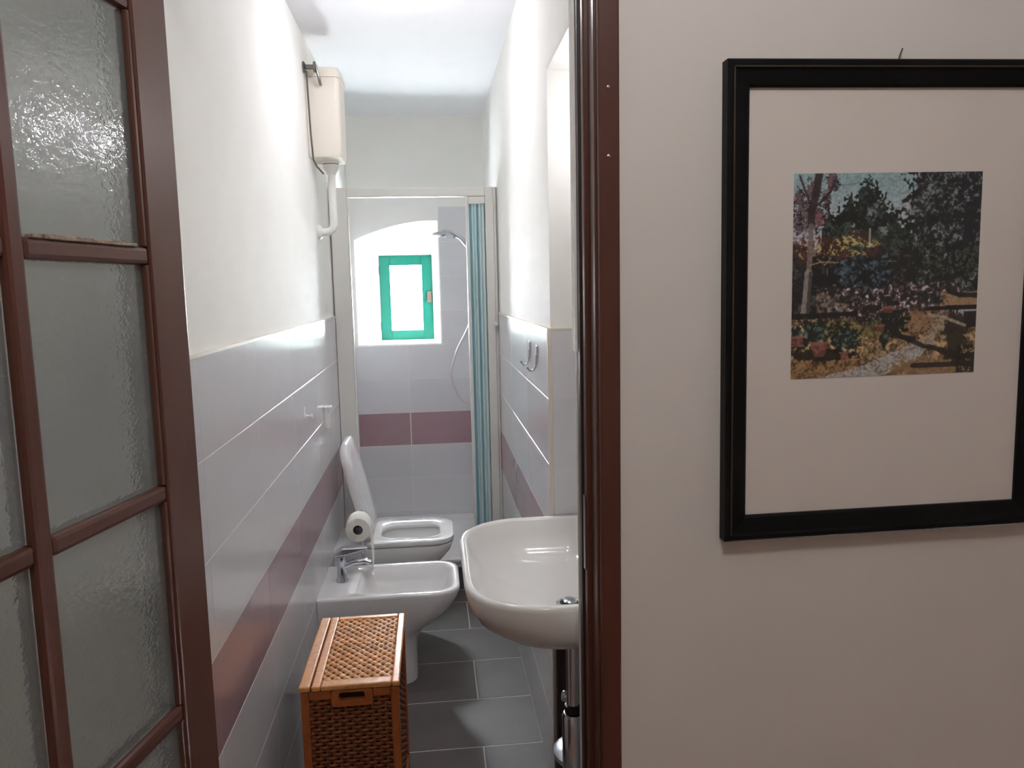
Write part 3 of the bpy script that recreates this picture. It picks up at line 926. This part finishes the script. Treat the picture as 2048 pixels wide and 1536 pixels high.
lidstrip(hx0 - 0.003, hx0 + 0.026, hy0 - 0.003, hy1 + 0.003)
lidstrip(hx0 + 0.029, hx0 + 0.052, hy0 - 0.003, hy1 + 0.003)
lidstrip(hx1 - 0.018, hx1 + 0.003, hy0 - 0.003, hy1 + 0.003)
lidstrip(hx0 + 0.0525, hx1 - 0.0185, hy0 - 0.003, hy0 + 0.030)
lidstrip(hx0 + 0.0525, hx1 - 0.0185, hy1 - 0.018, hy1 + 0.003)
tx0, tx1, tya, tyb = hx0 + 0.052, hx1 - 0.018, hy0 + 0.030, hy1 - 0.018
nt_ = 25
for i in range(nt_):
    y = tya + 0.007 + (tyb - tya - 0.014) * i / (nt_ - 1)
    me = weaver_mesh(tx1 - tx0, 0.0024, 0.0128, 0.5 * math.pi + (i % 2) * math.pi, 0.0102, 0.30, RATTOP, 'lid_weaver')
    o = bpy.data.objects.new('weaver', me)
    C.objects.link(o)
    o.parent = lidp
    o.matrix_local = Matrix.Translation(-hm.location) @ Matrix.Translation((tx0, y, hz - 0.005)) @ Matrix.Rotation(-math.pi / 2, 4, 'X')
for k in range(int((tx1 - tx0) / 0.0128)):
    x = tx0 + 0.0064 + k * 0.0128
    MB().box(x - 0.0022, x + 0.0022, tya, tyb, hz - 0.008, hz - 0.0035).build('stake', RATTOP, lidp)

# ------------------------------------------------------------------ small hooks
hk = thing('robe_hook', (XR, 2.51, 1.29), 'slim chrome wall hook, the one nearer the shower on the right tiles', 'hook', 'chrome hooks on the right tiles')
MB().box(XR - 0.005, XR, 2.503, 2.517, 1.275, 1.328).build('plate', CHROME, hk, bevel=0.0015)
MB().tube(smoothpath([(XR - 0.004, 2.51, 1.30), (XR - 0.006, 2.51, 1.272), (XR - 0.012, 2.51, 1.256), (XR - 0.024, 2.51, 1.252), (XR - 0.032, 2.51, 1.262)], 4), 0.004, 10).build('prong', CHROME, hk, smooth=True)
h2 = hk.copy()
C.objects.link(h2)
h2.location = (XR, 2.335, 1.288)
h2['label'] = 'slim chrome wall hook nearest the niche edge on the right tiles'
for ch in list(hk.children):
    c = ch.copy()
    C.objects.link(c)
    c.parent = h2
wh = thing('wall_hook', (XL, 2.70, 1.08), 'tiny white wall hook on the left tiles above the bidet', 'hook')
MB().lathe([(0.012, 0), (0.012, 0.004), (0.006, 0.007), (0.005, 0.022), (0.009, 0.026), (0.004, 0.03)], (XL, 2.70, 1.075), (1, 0, 0), 14).build('peg', WPLASTIC, wh, smooth=True)
MB().box(XL, XL + 0.004, 2.692, 2.708, 1.075, 1.108).build('plate', WPLASTIC, wh, bevel=0.002)
wp = thing('wall_holder', (XL, 3.2, 0.98), 'narrow white plastic holder on the left tiles above the toilet lid', 'holder')
MB().box(XL, XL + 0.018, 3.17, 3.215, 0.945, 1.03).build('body', WPLASTIC, wp, bevel=0.004)
MB().box(XL, XL + 0.030, 3.165, 3.22, 1.0305, 1.037).build('lip', WPLASTIC, wp, bevel=0.002)

# ------------------------------------------------------------------ lamps
cl = thing('ceiling_lamp', (-0.06, 2.665, ZC), 'glowing round white ceiling lamp above the bathroom passage', 'lamp')
MB().lathe([(0.112, 0), (0.112, -0.012), (0.10, -0.016)], (-0.06, 2.665, ZC - 0.0005), n=32).build('base', LAMPB, cl, smooth=True)
MB().lathe([(0.098, -0.0165), (0.098, -0.022), (0.090, -0.036), (0.06, -0.048), (0.003, -0.053)], (-0.06, 2.665, ZC), n=32).build('diffuser', LAMPG, cl, smooth=True)
wlp = thing('added_shower_fill', (XL, 3.97, 1.3), 'unseen slim fill lamp added on the left shower wall behind the enclosure post', 'lamp')  # added fill light that brightens the far wall, hidden by the post
MB().box(XL, XL + 0.008, 3.94, 4.0, 1.30, 1.65).build('back_plate', LAMPB, wlp, bevel=0.002)
MB().tube([(XL + 0.022, 3.97, 1.315), (XL + 0.022, 3.97, 1.635)], 0.0125, 14).build('tube', SHOWERG, wlp, smooth=True)
for z in (1.307, 1.637):
    MB().box(XL + 0.008, XL + 0.036, 3.955, 3.985, z, z + 0.008).build('end_cap', LAMPB, wlp, bevel=0.002)
nl = thing('added_niche_lamp', (XN, 1.87, 1.95), 'unseen twin globe lamp added on the niche wall for the door glass glint', 'lamp')  # added out of view to throw the bright reflection onto the door glass
MB().box(XN - 0.02, XN + TT, 1.74, 2.03, 1.91, 1.96).build('bracket', LAMPB, nl, bevel=0.004)
for y, z in ((1.80, 1.937), (1.965, 1.918)):
    gb = MB()
    bmesh.ops.create_icosphere(gb.bm, subdivisions=3, radius=0.0165, matrix=Matrix.Translation((0.44, y, z)))
    g_ = gb.build('globe', NICHEG, nl, smooth=True, angle=180)
    MB().tube([(XN - 0.018, y, z), (0.475, y, z)], 0.012, 12).build('holder', LAMPB, nl, smooth=True)
hl = thing('hall_lamp', (0.15, 0.15, 2.75), 'round ceiling lamp in the hall', 'lamp')
MB().tube([(0.15, 0.15, 2.7495), (0.15, 0.15, 2.66)], 0.012, 12).build('stem', LAMPB, hl, smooth=True)
gb = MB()
bmesh.ops.create_icosphere(gb.bm, subdivisions=3, radius=0.11, matrix=Matrix.Translation((0.15, 0.15, 2.555)))
gb.build('globe', HALLG, hl, smooth=True, angle=180)

# ------------------------------------------------------------------ framed photograph
PX0, PX1, PZ0, PZ1 = 0.503, 1.105, 1.046, 1.868
pc = thing('framed_photograph', (PX0, YD, PZ0), 'large black framed garden photograph in a pale mount on the hall wall', 'picture')
PROT = Matrix.Translation((PX0, 0, PZ0)) @ Matrix.Rotation(math.radians(-0.35), 4, 'Y') @ Matrix.Translation((-PX0, 0, -PZ0))
FW = 0.0425


def frame_bar(poly):
    """mitred bar: list of (outer a, outer b, inner b, inner a) extruded with a stepped section"""
    (oa, ob, ib, ia) = poly
    secs = [(0.0, -0.0002), (0.0, -0.024), (0.06, -0.0265), (0.22, -0.026), (0.30, -0.021), (0.72, -0.018), (0.92, -0.016), (1.0, -0.013), (1.0, -0.0002)]
    la = [V(oa[0] + (ia[0] - oa[0]) * t, YD + d, oa[1] + (ia[1] - oa[1]) * t) for t, d in secs]
    lb = [V(ob[0] + (ib[0] - ob[0]) * t, YD + d, ob[1] + (ib[1] - ob[1]) * t) for t, d in secs]
    MB().loft([la, lb]).transform(PROT).build('frame_bar', BLACKF, pc)


O = [(PX0, PZ0), (PX1, PZ0), (PX1, PZ1), (PX0, PZ1)]
I = [(PX0 + FW, PZ0 + FW), (PX1 - FW, PZ0 + FW), (PX1 - FW, PZ1 - FW), (PX0 + FW, PZ1 - FW)]
for i in range(4):
    j = (i + 1) % 4
    frame_bar((O[i], O[j], I[j], I[i]))
g0 = 0.0105
MB().box(PX0 + g0, PX0 + g0 + 0.003, YD - 0.0258, YD - 0.02, PZ0 + 0.012, PZ1 - 0.012).transform(PROT).build('gilt_line', GILT, pc)
MB().box(PX0 + g0, PX1 - g0, YD - 0.0258, YD - 0.02, PZ1 - g0 - 0.003, PZ1 - g0).transform(PROT).build('gilt_line', GILT, pc)
MB().box(PX0 + FW - 0.004, PX1 - FW + 0.004, YD - 0.007, YD - 0.001, PZ0 + FW - 0.004, PZ1 - FW + 0.004).transform(PROT).build('mount', MATB, pc)
MB().box(PX0 + FW - 0.003, PX1 - FW + 0.003, YD - 0.0118, YD - 0.0098, PZ0 + FW - 0.003, PZ1 - FW + 0.003).transform(PROT).build('glass', PICPANE, pc)
MB().tube([(0.805, YD - 0.004, PZ1 - 0.005), (0.806, YD - 0.009, PZ1 + 0.010), (0.808, YD - 0.014, PZ1 + 0.022)], 0.0014, 6).build('hanging_hook', DKMETAL, pc)

# the print: a garden view painted into a colour attribute on a fine grid
GW, GH = 300, 312
rng = np.random.default_rng(5)


def vnoise(sx, sy, seed):
    r_ = np.random.default_rng(seed)
    g = r_.random((sy + 2, sx + 2))
    yy = np.linspace(0, sy, GH, endpoint=False)[:, None]
    xx = np.linspace(0, sx, GW, endpoint=False)[None, :]
    yi, xi = yy.astype(int), xx.astype(int)
    fy, fx = yy - yi, xx - xi
    fy, fx = fy * fy * (3 - 2 * fy), fx * fx * (3 - 2 * fx)
    return (g[yi, xi] * (1 - fx) + g[yi, xi + 1] * fx) * (1 - fy) + (g[yi + 1, xi] * (1 - fx) + g[yi + 1, xi + 1] * fx) * fy


vv_, uu_ = np.meshgrid((np.arange(GH) + .5) / GH, (np.arange(GW) + .5) / GW, indexing='ij')
n2, n3, n4, n5 = vnoise(18, 18, 2), vnoise(50, 52, 3), vnoise(110, 114, 4), vnoise(300, 312, 6)
fine = 0.5 + 1.15 * (0.22 * n2 + 0.30 * n3 + 0.30 * n4 + 0.18 * n5 - 0.5)
img = np.zeros((GH, GW, 3))


def setc(mask, c, k=1.0):
    k_ = (np.asarray(mask, float) * k)[..., None]
    img[:] = img * (1 - k_) + np.array(c, float) * k_


def blob(u, v, ru, rv, jag=.6):
    """soft-edged ragged patch"""
    return np.hypot((uu_ - u) / ru, (vv_ - v) / rv) + jag * (fine - .5) * 2 < 1


def twig(pts, w, c, k=.9):
    for (ua, va), (ub, vb) in zip(pts, pts[1:]):
        t_ = np.clip(((uu_ - ua) * (ub - ua) + (vv_ - va) * (vb - va)) / ((ub - ua) ** 2 + (vb - va) ** 2), 0, 1)
        setc(np.hypot(uu_ - ua - t_ * (ub - ua), vv_ - va - t_ * (vb - va)) < w, c, k)


# sky
sky = np.clip(vv_ / .35, 0, 1)[..., None]
img[:] = np.array((124, 156, 160)) * (1 - sky) + np.array((158, 162, 172)) * sky
twig([(.22, .06), (.30, .055), (.40, .03)], .003, (90, 110, 114), .7)
# conifer: ragged, spiky crown
spk = .10 * (vnoise(60, 5, 11)[:, :] - .5) + .09 * (n4 - .5)
top = 0.035 + 1.05 * np.abs(uu_ - .385) ** 1.05 + spk
con = (vv_ > top) & (uu_ > .15) & (uu_ < .66)
setc(con, (22, 34, 31))
setc(con & (fine > .53), (34, 52, 46))
setc(con & (fine > .62), (60, 76, 70), .8)
setc(con & (fine < .40), (12, 18, 20))
for (u, v) in ((.45, .14), (.33, .27), (.48, .27), (.41, .20)):
    setc(blob(u, v, .035, .04, .9) & (fine > .5), (150, 154, 162), .7)
# large dark tree on the right
edge = .60 + .03 * np.sin(vv_ * 26) + .10 * (n3 - .5) + .07 * (n4 - .5) - .35 * np.clip(vv_ - .24, 0, 1)
rt = (uu_ > edge) & (vv_ < .64)
setc(rt, (20, 25, 26))
setc(rt & (fine > .54), (40, 48, 48))
setc(rt & (fine > .61), (72, 84, 86), .75)
setc(rt & (fine > .67), (128, 138, 146), .7)
setc(rt & (fine < .42), (8, 11, 14))
setc(rt & (uu_ > .86) & (vv_ < .45) & (fine < .62), (12, 18, 28), .8)
setc(rt & (vv_ > .36) & (vv_ < .52) & (fine > .52) & (n2 > .45), (54, 60, 38), .7)
setc((uu_ > .57) & (uu_ < .62) & (vv_ > .1) & (vv_ < .28) & (fine > .56), (160, 164, 172), .8)
# deep shade below the trees
mid = (vv_ > .36 + .06 * (n2 - .5)) & (vv_ < .705) & (uu_ < .66)
setc(mid, (17, 20, 23))
setc(mid & (fine > .56), (36, 38, 40))
setc(mid & (fine > .66), (86, 88, 86), .6)
blu = mid & (np.hypot((uu_ - .38) / .16, (vv_ - .47) / .12) < 1)
setc(blu & (fine > .47), (20, 32, 40), .9)
setc(blu & (fine > .58), (40, 60, 72), .8)
setc(blu & (fine > .66), (88, 110, 122), .7)
# autumn leaves: yellow and red sprays
for (u, v, ru, rv) in ((.30, .325, .11, .035), (.20, .36, .12, .04), (.07, .37, .07, .05), (.40, .34, .08, .025), (.30, .385, .14, .02)):
    setc(blob(u, v, ru, rv, .9) & (fine > .52), (148, 126, 66), .8)
    setc(blob(u, v, ru, rv, .9) & (fine > .62), (196, 172, 104), .8)
    setc(blob(u, v, ru * 1.1, rv * 1.3, .9) & (fine < .43), (100, 46, 40), .7)
for (u, v, ru, rv) in ((.07, .17, .06, .06), (.13, .22, .06, .05), (.03, .12, .03, .04), (.20, .045, .035, .05), (.04, .25, .05, .04), (.10, .09, .04, .06), (.17, .12, .025, .04)):
    bb = blob(u, v, ru, rv, 1.0)
    setc(bb & (fine > .45), (74, 40, 48), .85)
    setc(bb & (fine > .58), (128, 76, 88), .8)
    setc(bb & (fine < .40), (34, 22, 28), .9)
# trunk and limbs on the left
twig([(.135, -.02), (.115, .10), (.095, .18), (.095, .25)], .020, (46, 34, 38))
twig([(.095, .25), (.09, .40), (.085, .48)], .014, (112, 102, 98))
twig([(.085, .48), (.078, .58), (.068, .68)], .021, (138, 130, 126))
twig([(.096, .48), (.09, .58), (.084, .68)], .009, (62, 56, 56))
twig([(.03, .01), (.055, .07), (.09, .15)], .005, (44, 34, 38))
twig([(.22, .02), (.19, .09), (.15, .13), (.10, .17)], .006, (48, 32, 38))
twig([(.09, .44), (.15, .425), (.24, .43)], .004, (140, 124, 92), .8)
twig([(.13, .41), (.17, .44), (.20, .41)], .003, (150, 132, 96), .7)
twig([(.47, .43), (.55, .43)], .003, (120, 108, 84), .7)
twig([(.405, .27), (.405, .355)], .005, (176, 176, 168), .8)
# flower bed
flo = (vv_ > .56 + .06 * (n2 - .5) - .02 * (uu_ > .5)) & (vv_ < .75) & (uu_ > .13) & (uu_ < .90)
setc(flo, (58, 48, 44), .8)
setc(flo & (fine > .54), (112, 96, 98), .8)
setc(flo & (fine > .61), (160, 142, 154), .8)
setc(flo & (fine > .68), (206, 190, 204), .8)
setc(flo & (fine < .42), (26, 24, 24), .85)
setc(flo & (uu_ > .5) & (uu_ < .85) & (vv_ > .6) & (n2 > .5) & (fine > .46), (124, 74, 58), .7)
setc(flo & (uu_ < .3) & (fine > .5) & (n2 > .5), (104, 92, 70), .7)
# bright clearing, shadow strips and the low dark wall
setc((uu_ > .82 + .12 * (n3 - .5)) & (vv_ > .59 + .02 * (n2 - .5)) & (vv_ < .67), (146, 118, 84))
twig([(.84, .585), (.90, .605), (1.02, .61)], .012, (24, 20, 18))
twig([(-.02, .69), (.34, .683)], .012, (14, 13, 13))
twig([(.72, .672), (.85, .668), (1.02, .668)], .010, (16, 14, 13))
# dry grass
gr = (vv_ > .745 + .04 * (n3 - .5)) | ((vv_ > .705) & (uu_ < .34))
setc(gr, (116, 94, 64))
setc(gr & (fine > .54), (142, 117, 82))
setc(gr & (fine > .63), (186, 156, 108), .8)
setc(gr & (fine < .43), (78, 58, 38))
setc((vv_ > .72) & (vv_ < .80) & (uu_ > .18) & (uu_ < .50) & (fine > .46), (112, 106, 52), .75)
setc((vv_ > .68) & (vv_ < .80) & (uu_ > .60) & (uu_ < .80) & (fine > .42), (140, 108, 72), .8)
setc((vv_ > .90) & (uu_ < .36) & (fine > .42), (138, 98, 56), .7)
# path
pcx = np.interp(vv_, [.70, .76, .83, .90, .96, 1.0], [.81, .80, .73, .62, .46, .34]) + .04 * (n3 - .5)
pw = np.interp(vv_, [.70, .76, .83, .90, .96, 1.0], [.025, .03, .05, .10, .15, .17]) * (.8 + .4 * n2)
pth = (np.abs(uu_ - pcx) < pw) & (vv_ > .72)
setc(pth, (158, 142, 112), .9)
setc(pth & (vv_ > .84), (156, 156, 156), .9)
setc(pth & (fine < .42), (118, 104, 88), .7)
setc(blob(.80, .965, .26, .05, .6), (136, 104, 66), .85)
# tree shadows on the right
setc(blob(.885, .80, .06, .12, .5), (44, 36, 26), .9)
setc((uu_ > .93) & (vv_ > .69) & (vv_ < .77), (18, 15, 14), .9)
twig([(.74, .70), (.82, .715), (.90, .745), (.94, .76)], .008, (164, 152, 126), .85)
for (a_, b_) in (((.74, .86), (1.0, .93)), ((.80, .88), (1.0, .97)), ((.66, .955), (1.0, .955)), ((.84, .92), (1.02, .91)), ((.58, .80), (.72, .86)), ((.50, .79), (.66, .82))):
    twig([a_, b_], .012, (26, 21, 18), .8)
setc((uu_ > .90) & (vv_ > .86) & (fine < .56), (20, 16, 14), .85)
# potted plants
for (pu, pv, ru, rv) in ((.12, .775, .095, .065), (.29, .815, .085, .075), (.03, .80, .05, .06), (.54, .735, .07, .06), (.50, .80, .02, .06)):
    bb = blob(pu, pv, ru, rv, .8)
    setc(bb, (20, 27, 24), .95)
    setc(bb & (fine > .53), (42, 62, 54), .9)
    setc(bb & (fine > .62), (112, 126, 122), .7)
setc(blob(.17, .885, .19, .03, .5), (26, 21, 18), .85)
for (pu, v0_, v1_, w0_, w1_) in ((.15, .82, .895, .050, .026), (.03, .79, .84, .035, .03), (.285, .875, .915, .025, .018), (.515, .655, .685, .03, .024), (.475, .745, .78, .024, .02)):
    w_ = np.interp(vv_, [v0_, v1_], [w0_, w1_])
    pm_ = (vv_ > v0_) & (vv_ < v1_) & (np.abs(uu_ - pu) < w_)
    setc(pm_, (112, 60, 48), .9)
    setc(pm_ & (fine > .56), (146, 86, 70), .8)
    setc((vv_ > v0_ - .004) & (vv_ < v0_ + .008) & (np.abs(uu_ - pu) < w_ * 1.1), (138, 92, 78), .8)
img = img * (0.80 + 0.40 * (0.6 * n4 + 0.4 * n5)[..., None])
for _ in range(1):
    pad = np.pad(img, ((1, 1), (1, 1), (0, 0)), 'edge')
    img = (pad[1:-1, 1:-1] * 4 + pad[:-2, 1:-1] + pad[2:, 1:-1] + pad[1:-1, :-2] + pad[1:-1, 2:]) / 8
grey = img.mean(axis=2, keepdims=True)
img = grey + (img - grey) * 0.86
img = np.clip(img, 4, 235)
lut = np.where(img / 255 <= 0.04045, img / 255 / 12.92, ((img / 255 + 0.055) / 1.055) ** 2.4)

lut = np.clip(lut / 0.62, 0.004, 0.85)
fx0, fx1, fz0, fz1 = 0.628, 0.974, 1.330, 1.684
xs_ = np.linspace(fx0, fx1, GW + 1)
zs_ = np.linspace(fz1, fz0, GH + 1)
vsx, vsz = np.meshgrid(xs_, zs_)
verts = np.stack([vsx.ravel(), np.full(vsx.size, YD - 0.0078), vsz.ravel()], 1)
idx = np.arange((GH + 1) * (GW + 1)).reshape(GH + 1, GW + 1)
faces = np.stack([idx[:-1, :-1].ravel(), idx[1:, :-1].ravel(), idx[1:, 1:].ravel(), idx[:-1, 1:].ravel()], 1)
pm = bpy.data.meshes.new('photo_print')
pm.from_pydata([tuple((PROT @ Vector(v)) - pc.location) for v in verts], [], faces.tolist())
ca = pm.color_attributes.new('print', 'FLOAT_COLOR', 'CORNER')
cols_ = np.ones((GH * GW, 4, 4), np.float32)
cols_[..., :3] = lut.reshape(-1, 1, 3)
ca.data.foreach_set('color', cols_.ravel())
PRINT = bpy.data.materials.new('photo_print')
PRINT.use_nodes = True
at = PRINT.node_tree.nodes.new('ShaderNodeVertexColor')
at.layer_name = 'print'
PRINT.node_tree.links.new(at.outputs['Color'], PRINT.node_tree.nodes['Principled BSDF'].inputs['Base Color'])
PRINT.node_tree.nodes['Principled BSDF'].inputs['Roughness'].default_value = 0.5
pm.materials.append(PRINT)
po_ = bpy.data.objects.new('photo_print', pm)
C.objects.link(po_)
po_.parent = pc
po_['label'] = 'colour garden photograph with trees, potted plants and a path'
